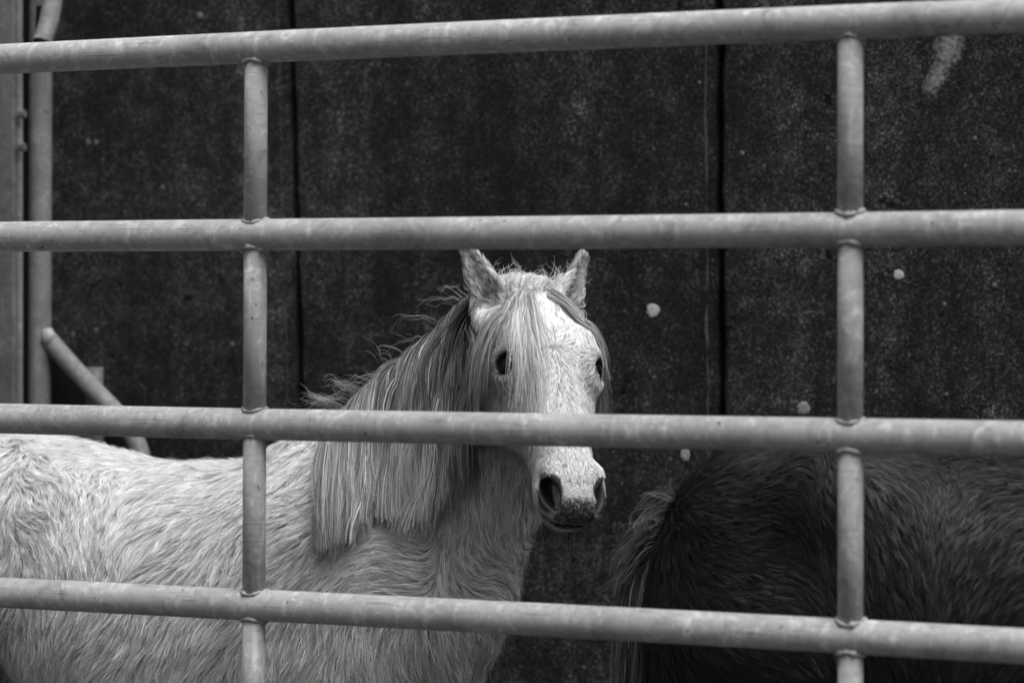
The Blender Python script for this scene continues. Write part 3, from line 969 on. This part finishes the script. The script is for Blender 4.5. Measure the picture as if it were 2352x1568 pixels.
    keep = np.ones(m, bool)
    if avoid is not None:
        for c, rad0, prob in avoid:
            near = (((pts - c) ** 2).sum(2) < rad0 ** 2).any(1)
            keep &= ~(near & (r.uniform(size=m) < prob))
    return curves_obj(name, pts[keep], rad[keep], tn[keep], parent, mat, lie[keep])

# ------------------------------------------------------------------ the white pony
def white_pony():
    fine_x, fine_y, fine_z = (-.12, .22), (3.44, 4.02), (EYE - .42, EYE + .17)
    fd = Field(axis_grid(-1.45, .36, fine_x, .011, .0036), axis_grid(3.30, 4.95, fine_y, .011, .0036), axis_grid(-.03, EYE + .25, fine_z, .011, .0036))
    O = np.array([-.02, 3.915, EYE]); E = -EG
    T = [.08, .14, .22, .34, .48, .62, .76, .88, .98, 1.08, 1.18, 1.27]
    top = [-.42, -.36, -.28, -.245, -.282, -.285, -.262, -.245, -.240, -.255, -.29, -.38]
    bot = [-.62, -.70, -.76, -.81, -.83, -.81, -.755, -.59, -.56, -.60, -.62, -.52]
    hw = [.09, .15, .185, .21, .235, .25, .245, .225, .225, .215, .18, .09]
    fd.loft(O, E, UPV, WG, T, top, bot, hw, .06, 2.15)
    # chest and shoulders
    fd.ell(O + E * .16 + UPV * -.50, (E, UPV, WG), (.115, .20, .165), .08)
    for sg in (-1, 1):
        fd.ell(O + E * .22 + UPV * -.50 + WG * .115 * sg, (nrm(E + UPV * .5), nrm(UPV - E * .5), WG), (.13, .22, .085), .07)
        fd.ell(O + E * 1.0 + UPV * -.34 + WG * .13 * sg, (E, UPV, WG), (.12, .11, .09), .07)
        leg_front(fd, O * [1, 1, 0] + E * .235 + WG * .105 * sg + UPV * (EYE - .62))
        leg_hind(fd, O * [1, 1, 0] + E * 1.10 + WG * .115 * sg + UPV * (EYE - .50))
    # neck
    lat = WG
    poll = P(1212, 658, 3.86)
    a, mid, b = P(905, 1195, 4.0), P(1046, 1032, 3.96), P(1168, 826, 3.92)
    fd.cone(a, mid, .200, .150, .08, lat, .66)
    fd.cone(mid, b, .150, .105, .06, lat, .70)
    fd.cone(b, poll + np.array([-.01, .05, -.06]), .100, .075, .05, lat, .8)
    fd.cone(P(975, 1290, 3.95), P(1105, 1020, 3.89), .135, .065, .09, lat, .85)
    hvec = P(1323, 1186, 3.585) - poll
    h = nrm(hvec)
    n0 = nrm(np.array([0, -1.0, 0]) - h * (np.array([0, -1.0, 0]) @ h))
    s0 = np.cross(h, n0)
    yaw = HEAD_YAW
    n = nrm(n0 * math.cos(yaw) + s0 * math.sin(yaw))
    Hd, eyes, fr = build_head(fd, poll, h, n, L=np.linalg.norm(hvec))
    V, F = fd.mesh()
    t = thing('pony', 'shaggy white pony with long mane looking through the gate', 'pony', tuple(O * [1, 1, 0] + E * .6))
    body = part('body', V, F, t, M_SKINW)
    me = NT('eye_gloss'); me.bsdf(.003, .05, .5)
    L = np.linalg.norm(hvec)
    for c, out in eyes:
        v, f = uv_ball(c - out * .008 * L, .046 * L); part('eye', v, f, t, me.m)
    bvh = BVHTree.FromPolygons([Vector(q) for q in V], [tuple(map(int, q)) for q in F])
    return t, fd, V, F, bvh, Hd, fr, L, O, E, poll, eyes

def dark_pony():
    fd = Field(axis_grid(.0, 2.35, None, .0105, 0), axis_grid(2.45, 4.20, None, .0105, 0), axis_grid(-.03, EYE + .25, None, .0105, 0))
    c0 = 3.60
    O = on_plane(1504, 0, c0); O[2] = EYE
    E = EG
    T = [.03, .07, .13, .22, .35, .5, .65, .8, .95, 1.1, 1.22]
    top = [-.40, -.315, -.265, -.236, -.228, -.238, -.255, -.268, -.262, -.255, -.36]
    bot = [-.58, -.66, -.68, -.68, -.70, -.74, -.80, -.83, -.82, -.78, -.66]
    hw = [.06, .135, .185, .215, .225, .215, .235, .25, .235, .20, .10]
    fd.loft(O, E, UPV, WG, T, top, bot, hw, .06, 2.15)
    for sg in (-1, 1):
        fd.ell(O + E * .18 + UPV * -.48 + WG * .10 * sg, (E, UPV, WG), (.150, .25, .105), .07)
        fd.ell(O + E * .33 + UPV * -.30 + WG * .13 * sg, (E, UPV, WG), (.10, .08, .08), .06)
        leg_hind(fd, O * [1, 1, 0] + E * .20 + WG * .115 * sg + UPV * (EYE - .52), EG, .13)
        leg_front(fd, O * [1, 1, 0] + E * 1.05 + WG * .105 * sg + UPV * (EYE - .62))
    # neck stretched forward and down, head grazing height
    a = O + E * 1.05 + UPV * -.46; b = O + E * 1.42 + UPV * -.28
    fd.cone(a, b, .19, .11, .08, WG, .68)
    poll = b + E * .08 + UPV * .03
    # tail dock
    fd.cone(O + E * .06 + UPV * -.34, O + E * -.015 + UPV * -.47, .035, .022, .03)
    build_head(fd, poll, E * .62 - UPV * .78, E * .78 + UPV * .62, L=.47)
    V, F = fd.mesh()
    t = thing('pony', 'dark coated pony standing with its rump and tail towards the white pony', 'pony', tuple(O * [1, 1, 0] + E * .6))
    part('body', V, F, t, M_SKIND)
    bvh = BVHTree.FromPolygons([Vector(q) for q in V], [tuple(map(int, q)) for q in F])
    return t, fd, V, F, bvh, O, E

HEAD_YAW = math.radians(-25)
WPY = white_pony()
DPY = dark_pony()
# ------------------------------------------------------------------ fur of the white pony
M_FURW = mat_hair('white_fur', .27, .90)
M_FACE = mat_hair('white_face_fur', .58, .90)
M_MANEW = mat_hair('white_mane_hair', .22, .42)
M_FORE = mat_hair('forelock_hair', .30, .64)
M_FURD = mat_hair('dark_fur', .005, .030, .5, .25)
M_TAILD = mat_hair('dark_tail_hair', .035, .115, .45, .3)

def fur_white():
    t, fd, V, F, bvh, Hd, (h, n, s), L, O, E, poll, eyes = WPY
    g = []
    # rump parting at the left: strands sweep away on both sides and fall
    for y in (1020, 1100, 1180, 1260, 1340, 1420):
        g += [(38, y, .05, 1, .045), (75, y, .75, .65, .045), (120, y + 10, .35, 1, .04), (5, y, -.8, .6, .05), (-60, y, -.9, .5, .05), (-160, y, -.9, .6, .05)]
    g += [(30, 1500, .1, 1, .05), (90, 1500, .1, 1, .05)]
    # back and flank: back and down
    for x in (170, 240, 330, 430, 520): g.append((x, 1065, -.9, .35, .030))
    for x in (180, 240): g += [(x, 1130, .25, 1, .032), (x, 1200, .1, 1, .034), (x, 1300, -.2, 1, .04)]
    for x in (330, 430, 530, 620, 690):
        g += [(x, 1130, -.9, .45, .030), (x, 1210, -.9, .55, .032), (x, 1300, -.75, .8, .038), (x, 1400, -.5, 1, .045), (x, 1500, -.35, 1, .055), (x, 1600, -.2, 1, .06)]
    g += [(220, 1420, -.4, 1, .045), (150, 1420, -.1, 1, .045), (150, 1530, -.1, 1, .055), (240, 1540, -.25, 1, .055)]
    g += [(640, 1040, -.6, .8, .03), (700, 1020, -.5, .9, .03)]
    # shoulder: level strands under the mane, parting before the chest
    for y in (1255, 1320, 1390):
        g += [(760, y, -.7, .7, .04), (830, y, -1, .25, .042), (900, y, -1, .05, .045), (960, y, -1, .0, .045), (1030, y, .25, 1, .045), (1085, y, .8, .6, .05), (1140, y, .95, .45, .055), (1190, y, .9, .4, .06)]
    for y in (1450, 1520, 1600):
        g += [(740, y, .0, 1, .06), (820, y, .35, 1, .065), (900, y, .1, 1, .065), (980, y, .2, 1, .065), (1060, y, .45, 1, .065), (1120, y, .7, .8, .065)]
    # neck below the cheek
    for x in (820, 900, 980): g += [(x, 1050, -.2, 1, .035), (x, 1150, -.3, 1, .038)]
    for x, y in ((1060, 1050), (1060, 1130), (1060, 1200), (1120, 1050), (1120, 1130), (1120, 1200), (1175, 1100), (1180, 1170), (1190, 1230)):
        g.append((x, y, -.12 + .35 * (x > 1100) * (y > 1150), 1, .050))
    for x, y in ((880, 900), (960, 800), (1020, 720), (960, 930), (1040, 850)): g.append((x, y, -.5, 1, .03))
    # head: whorl between the eyes
    wc = Hd(.37, .118, 0)
    for a_, c_, ln in ((.10, 0, .018), (.20, .0, .014), (.20, .07, .014), (.20, -.07, .014), (.28, 0, .012), (.30, .06, .012), (.30, -.06, .012)):
        p = Hd(a_, .11, c_); g.append(('w', p, -h * 1.0 + s * c_ * 6, ln))
    for k in range(12):
        an = 2 * math.pi * k / 12
        for rr in (.03,):
            p = wc + (h * math.cos(an) + s * math.sin(an)) * rr * L * 1.6
            g.append(('w', p, h * (math.cos(an) + .25) + s * math.sin(an) * 1.15, .009))
    for sg in (-1, 1):
        for a_, b_, c_, dv, ln in ((.46, .09, .06, h * .7 + s * sg * .8, .013), (.55, .09, .05, h * .85 + s * sg * .5, .012), (.65, .075, .05, h + s * sg * .3, .011),
                                   (.75, .06, .05, h + s * sg * .15, .010), (.84, .05, .05, h + s * sg * .1, .006), (.90, .05, .03, h, .004), (.95, .03, .04, h, .003), (.98, .0, .05, h, .003),
                                   (.45, -.02, .15, h * .8 - n * .5, .020), (.58, -.04, .13, h * .8 - n * .5, .017), (.70, -.03, .11, h - n * .3, .013), (.80, -.03, .11, h - n * .2, .010),
                                   (.90, -.03, .11, h - n * .1, .006), (.95, -.09, .06, h - n * .4, .010), (.86, -.11, .05, h - n * .6, .022),
                                   (.30, -.10, .15, h * .7 - n * .7, .026), (.40, -.18, .15, h * .8 - n * .6, .030), (.52, -.18, .11, h * .8 - n * .6, .032), (.30, -.24, .12, h * .7 - n * .7, .035), (.62, -.14, .09, h * .7 - n * .7, .035), (.74, -.12, .06, h * .6 - n * .8, .032),
                                   (.20, -.02, .14, h * .9 - n * .4, .024), (.12, -.10, .13, h * .8 - n * .5, .028),
                                   (-.04, -.02, .17, -h + s * sg * .2, .010), (-.10, .0, .20, -h, .007), (.04, .0, .14, -h, .022)):
            g.append(('w', Hd(a_, b_, c_ * sg), dv, ln))
    for c0, out in eyes:
        e1 = nrm(np.cross(out, h)); e2 = np.cross(e1, out)
        for k in range(10):
            v = e1 * math.cos(k * .628) + e2 * math.sin(k * .628)
            g.append(('w', c0 + v * .07 * L, v + h * .2, .007))
    flow = Flow(g, bvh); flow.L *= np.where(flow.L > .024, .68, .8)

    fine_lo, fine_hi = np.array([-.13, 3.40, EYE - .42]), np.array([.24, 4.0, EYE + .19])
    def hc(p):                                   # head coordinates
        q = p - poll
        return (q @ h) / L, (q @ n) / L, (q @ s) / L
    def headness(p):
        a, b, c = hc(p)
        return np.clip((a - .02) / .08, 0, 1) * np.clip((.30 - np.abs(c)) / .05, 0, 1) * np.clip((b + .32) / .04, 0, 1)
    def bare(p):
        """1 where the skin shows: nostril inside, lips, nose tip"""
        a, b, c = hc(p)
        nose = np.clip((a - .955 + .012 * wob(p, 160, 77)) / .02, 0, 1) * np.clip((.085 - np.abs(c)) / .02, 0, 1) * np.clip((b + .05) / .02, 0, 1)
        nos = np.zeros(len(p))
        for sg in (-1, 1):
            d = np.sqrt(((a - .922) / .074) ** 2 + ((b - .022) / .07) ** 2 + ((c - sg * .086) / .041) ** 2)
            nos = np.maximum(nos, np.clip((1.0 - d) / .12, 0, 1))
        mouth = np.clip((a - .84) / .03, 0, 1) * np.clip((.018 - np.abs(b + .062 + .1 * np.clip(.97 - a, 0, 1))) / .006, 0, 1)
        eye = np.zeros(len(p))
        for c0, out in eyes:
            q = p - c0
            hp = nrm(h - out * (h @ out)); va, vb = q @ hp, q @ np.cross(out, hp)
            rad = np.sqrt((va * 1.15) ** 2 + vb ** 2) / L
            eye = np.maximum(eye, np.clip((.050 - rad) / .006, 0, 1) * ((q @ out) > -.06 * L))
        return np.clip(nose * .8 + nos + mouth + eye, 0, 1)
    # pigment of the skin
    bd = [o for o in t.children if o.name.startswith('body')][0]
    ca = bd.data.attributes.new('dark_skin', 'FLOAT', 'POINT')
    ca.data.foreach_set('value', bare(V).astype(np.float32))

    def tint_body(R, r, own, nc):
        f = np.clip(.90 + .13 * wob(R, 9, 5) + .12 * wob(R, 28, 6) + r.normal(0, .09, nc)[own], .45, 1.15)
        fleck = (r.uniform(size=nc) < .05)[own]
        return np.where(fleck, f * .55, f)
    def tint_head(R, r, own, nc):
        a, b, c = hc(R)
        f = np.where(b > .03, 1.0, .90)
        fleck = (r.uniform(size=nc) < .07)[own]
        f = np.where(fleck & (a > .15), f * .42, f)
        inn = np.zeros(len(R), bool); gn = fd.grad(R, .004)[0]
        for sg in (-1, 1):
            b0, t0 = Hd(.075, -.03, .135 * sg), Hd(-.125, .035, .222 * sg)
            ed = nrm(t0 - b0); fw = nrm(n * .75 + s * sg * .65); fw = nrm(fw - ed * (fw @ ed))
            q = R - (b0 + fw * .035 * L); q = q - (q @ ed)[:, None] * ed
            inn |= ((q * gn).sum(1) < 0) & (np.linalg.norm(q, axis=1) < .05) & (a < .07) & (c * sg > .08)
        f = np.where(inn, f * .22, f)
        return f * np.where(a > .93, .75, 1) * np.where((a < .02) & (np.abs(c) > .12), .72, 1)
    notin = lambda p: 1 - headness(p)
    coat('coat', fd, V, F, flow, int(350000 * HAIR), t, M_FURW, .0051, .00030, 7, tint_body, .29, .85, notin, 1, dirn=.66)
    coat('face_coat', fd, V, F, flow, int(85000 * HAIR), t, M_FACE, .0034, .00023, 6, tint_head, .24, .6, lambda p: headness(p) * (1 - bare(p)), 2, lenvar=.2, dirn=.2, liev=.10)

    r = np.random.default_rng(11)
    PLUMB = nrm([.06, -1, 0])
    # mane: rooted along the crest, falls on the near side, cut square
    crest = np.array([P(1120, 662, 3.90), P(1080, 690, 3.92), P(1020, 740, 3.945), P(960, 800, 3.965), P(905, 858, 3.985), P(850, 905, 4.0), P(800, 945, 4.01), P(760, 975, 4.02), P(735, 990, 4.025)])
    tt = np.concatenate([r.uniform(.75, 6.3, 430)])
    rt = np.stack([np.interp(tt, range(9), crest[:, k]) for k in range(3)], 1)
    rt += r.normal(0, .006, rt.shape) + WG * r.uniform(-.02, .03, len(rt))[:, None]
    # seat the roots on the skin
    for i in range(len(rt)):
        q = bvh.find_nearest(Vector(rt[i])); rt[i] = np.array(q[0])
    dr = PLUMB * r.uniform(.5, 1.0, len(rt))[:, None] + UPV * r.uniform(-.4, .25, len(rt))[:, None] - EG * r.uniform(-.12, .15, len(rt))[:, None]
    ln = r.uniform(.52, .60, len(rt))
    def blunt(end, root):
        px = end[:, 0] / end[:, 1] * FPX + 1176
        rr = np.random.default_rng(4)
        k = np.floor(px / 46).astype(int)
        jag = rr.uniform(-34, 30, 200)[np.clip(k, 0, 199)]
        y = np.interp(px, [690, 735, 790, 800, 900, 950, 990, 1050], [1240, 1232, 1205, 1172, 1180, 1190, 1150, 1120]) + jag + rr.normal(0, 11, len(px))
        return EYE + (686 - y) / FPX * end[:, 1]
    locks('mane', rt, dr, ln, fd, t, M_MANEW, int(46 * max(HAIR, .2)), .0038, 24, (.004, .034), .00030, .72, 3, blunt, (.55, 1.08), .016, .010, hang=PLUMB)
    # loose hairs lifting off the crest
    m = 28
    tt = r.uniform(1, 7, m); rt = np.stack([np.interp(tt, range(9), crest[:, k]) for k in range(3)], 1)
    dr = -EG * r.uniform(.2, 1.2, m)[:, None] + UPV * r.uniform(.1, .8, m)[:, None] + WG * r.uniform(-.3, .6, m)[:, None]
    locks('mane_wisps', rt, dr, r.uniform(.04, .09, m), fd, t, M_MANEW, 5, .004, 14, (.004, .02), .00020, .93, 8, None, (.7, 1.05), .007, .007)
    # tuft standing off at the withers
    m = 9
    rt = np.array([P(r.uniform(770, 850), r.uniform(895, 945), 4.0) for _ in range(m)])
    dr = np.array([nrm(-EG * r.uniform(.9, 1.2) + UPV * r.uniform(.1, .6)) for _ in range(m)])
    locks('withers_tuft', rt, dr, r.uniform(.05, .095, m), fd, t, M_MANEW, 9, .0025, 14, (.004, .02), .00022, .95, 9, None, (.75, 1.05), .010, .008)

    # forelock: two falls parted over the forehead
    m = 64
    left = r.uniform(size=m) < .72
    ls = 1 if s[0] < 0 else -1              # s * ls points to the left of the picture
    scr = s * ls
    cc = np.where(left, r.uniform(.0, .085, m), r.uniform(-.085, -.03, m)) * ls
    rt = np.array([Hd(r.uniform(.01, .10), .09, q) for q in cc])
    for i in range(m): rt[i] = np.array(bvh.find_nearest(Vector(rt[i]))[0])
    dr = np.where(left[:, None], scr * r.uniform(.08, .74, m)[:, None], -scr * r.uniform(.55, 1.0, m)[:, None]) + h * .6 + n * r.uniform(.3, .7, m)[:, None]
    ln = np.where(left, r.uniform(.20, .30, m), r.uniform(.20, .29, m))
    av = [(c0 + out * q, .0255, .965) for c0, out in eyes for q in (.012, .032, .052)]
    locks('forelock', rt[left], dr[left], ln[left], fd, t, M_FORE, int(46 * max(HAIR, .2)), .0048, 20, (.003, .016), .00026, .82, 5, None, (.60, 1.15), .005, .005, avoid=av)
    locks('forelock_side', rt[~left], dr[~left], ln[~left] * .92, fd, t, M_FORE, int(46 * max(HAIR, .2)), .0036, 20, (.002, .009), .00025, .70, 15, None, (.55, 1.05), .006, .005, avoid=av)
    # hair standing up between the ears
    m = 26
    rt = np.array([Hd(r.uniform(-.02, .06), .06, r.uniform(-.12, .12)) for _ in range(m)])
    for i in range(m): rt[i] = np.array(bvh.find_nearest(Vector(rt[i]))[0])
    dr = UPV * r.uniform(.5, 1, m)[:, None] + s * r.normal(0, .8, m)[:, None] + n * r.normal(.3, .5, m)[:, None]
    locks('poll_hair', rt, dr, r.uniform(.02, .045, m), fd, t, M_FORE, 7, .006, 12, (.003, .012), .00020, .9, 6, None, (.8, 1.1), .012, .009)
    # ear hair
    rt = []; dr = []
    for sg in (-1, 1):
        for _ in range(10):
            u_ = r.uniform(.15, .8)
            b = Hd(.075, -.03, .132 * sg); tip = Hd(-.150, .035, .215 * sg)
            q = b + (tip - b) * u_ + s * sg * r.uniform(-.035, .01) * L + n * .02 * L
            rt.append(np.array(bvh.find_nearest(Vector(q))[0])); dr.append(nrm(s * sg * r.uniform(-.1, .9) + n * r.uniform(.3, 1) + (tip - b) / np.linalg.norm(tip - b) * r.uniform(-.2, 1)))
    locks('ear_hair', np.array(rt), np.array(dr), r.uniform(.012, .026, len(rt)), fd, t, M_FORE, 12, .0020, 10, (.002, .008), .00018, .93, 12, None, (.7, 1.1), .006, .004)
    # whiskers and chin beard
    rt = []; dr = []
    for sg in (-1, 1):
        for _ in range(15):
            q = Hd(r.uniform(.86, .99), r.uniform(-.11, -.035), sg * r.uniform(.07, .12))
            rt.append(np.array(bvh.find_nearest(Vector(q))[0])); dr.append(nrm(s * sg * r.uniform(.5, 1) + n * r.uniform(.0, .6) + h * r.uniform(.2, .9)))
    locks('whiskers', np.array(rt), np.array(dr), r.uniform(.03, .065, len(rt)), fd, t, M_MANEW, 1, .001, 10, (.001, .004), .00010, .96, 13, None, (.6, 1.0), .002, .003)
    rt = []; dr = []
    for _ in range(60):
        q = Hd(r.uniform(.72, .95), -.12, r.uniform(-.07, .07))
        rt.append(np.array(bvh.find_nearest(Vector(q))[0])); dr.append(nrm(h * r.uniform(.1, .7) - n * r.uniform(.3, .9) + UPV * -.4))
    locks('beard', np.array(rt), np.array(dr), r.uniform(.02, .05, len(rt)), fd, t, M_MANEW, 14, .004, 10, (.001, .006), .00017, .9, 14, None, (.6, 1.0), .005, .005)
if HAIR > 0: fur_white()

def fur_dark():
    t, fd, V, F, bvh, O, E = DPY
    g = []
    # rump: strands sweep forward from the tail, turning down at the flank parting
    for y in (1060, 1120, 1200, 1290, 1380, 1470, 1560):
        f = (y - 1060) / 500
        g += [(1530, y + 60, .35, 1, .03), (1580, y, .75, .35 + .5 * f, .030), (1660, y, 1, .18 + .25 * f, .032), (1740, y, 1, .12 + .15 * f, .032), (1810, y, 1, .25, .034), (1850, y, .75, .8, .036), (1885, y, .25, 1, .038)]
    for y in (1150, 1240, 1330, 1420, 1500):
        g += [(1990, y, .2, 1, .028), (2050, y, .35, 1, .028), (2110, y, .3, 1, .03), (2160, y, .0, 1, .03), (2210, y, -.35, .9, .03), (2280, y, -.65, .7, .03), (2350, y, -.8, .55, .03)]
    g += [(1990, 1080, .8, .5, .026), (2080, 1085, .8, .6, .024), (2170, 1100, .2, 1, .022), (2260, 1100, -.8, .4, .026), (2340, 1110, -1, .3, .028), (2450, 1150, -1, .4, .03), (2600, 1300, -.9, .6, .03)]
    flow = Flow(g, bvh); flow.L *= .75
    def tint(R, r, own, nc):
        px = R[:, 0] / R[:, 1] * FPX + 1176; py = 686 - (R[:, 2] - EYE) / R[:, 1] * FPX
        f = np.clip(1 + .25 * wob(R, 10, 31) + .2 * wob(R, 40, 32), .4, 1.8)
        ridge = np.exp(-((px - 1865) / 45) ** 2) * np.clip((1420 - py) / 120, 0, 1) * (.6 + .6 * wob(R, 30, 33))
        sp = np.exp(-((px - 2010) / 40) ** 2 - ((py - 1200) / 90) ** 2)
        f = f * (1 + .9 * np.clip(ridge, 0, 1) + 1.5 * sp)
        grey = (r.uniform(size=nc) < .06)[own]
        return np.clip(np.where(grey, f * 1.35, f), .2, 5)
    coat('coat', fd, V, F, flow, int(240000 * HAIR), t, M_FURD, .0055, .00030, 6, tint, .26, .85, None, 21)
    r = np.random.default_rng(23)
    dock0, dock1 = O + E * .04 - UPV * .335, O + E * -.015 - UPV * .47
    for nm, m, u0, u1, l0, l1, d0, d1, z0, z1, st, per in (('tail', 90, .1, 1, .35, .66, -.05, .16, -.9, -.2, .55, 40), ('tail_tuft', 46, 0, .5, .05, .13, .8, 1.2, -.6, .1, .92, 30)):
        u = r.uniform(u0, u1, m)
        rt = dock0 + (dock1 - dock0) * u[:, None] + r.normal(0, .012, (m, 3))
        for i in range(m): rt[i] = np.array(bvh.find_nearest(Vector(rt[i]))[0])
        dr = -E * r.uniform(d0, d1, m)[:, None] + UPV * r.uniform(z0, z1, m)[:, None] + WG * r.normal(.15, .3, m)[:, None]
        locks(nm, rt, dr, r.uniform(l0, l1, m), fd, t, M_TAILD, int(per * max(HAIR, .2)), .0055, 22, (.002, .018), .00028, st, 24, None, (.3, 1.2), .006, .008, fallback=nrm([-.1, -.75, .5]), bias=.75)
if HAIR > 0: fur_dark()
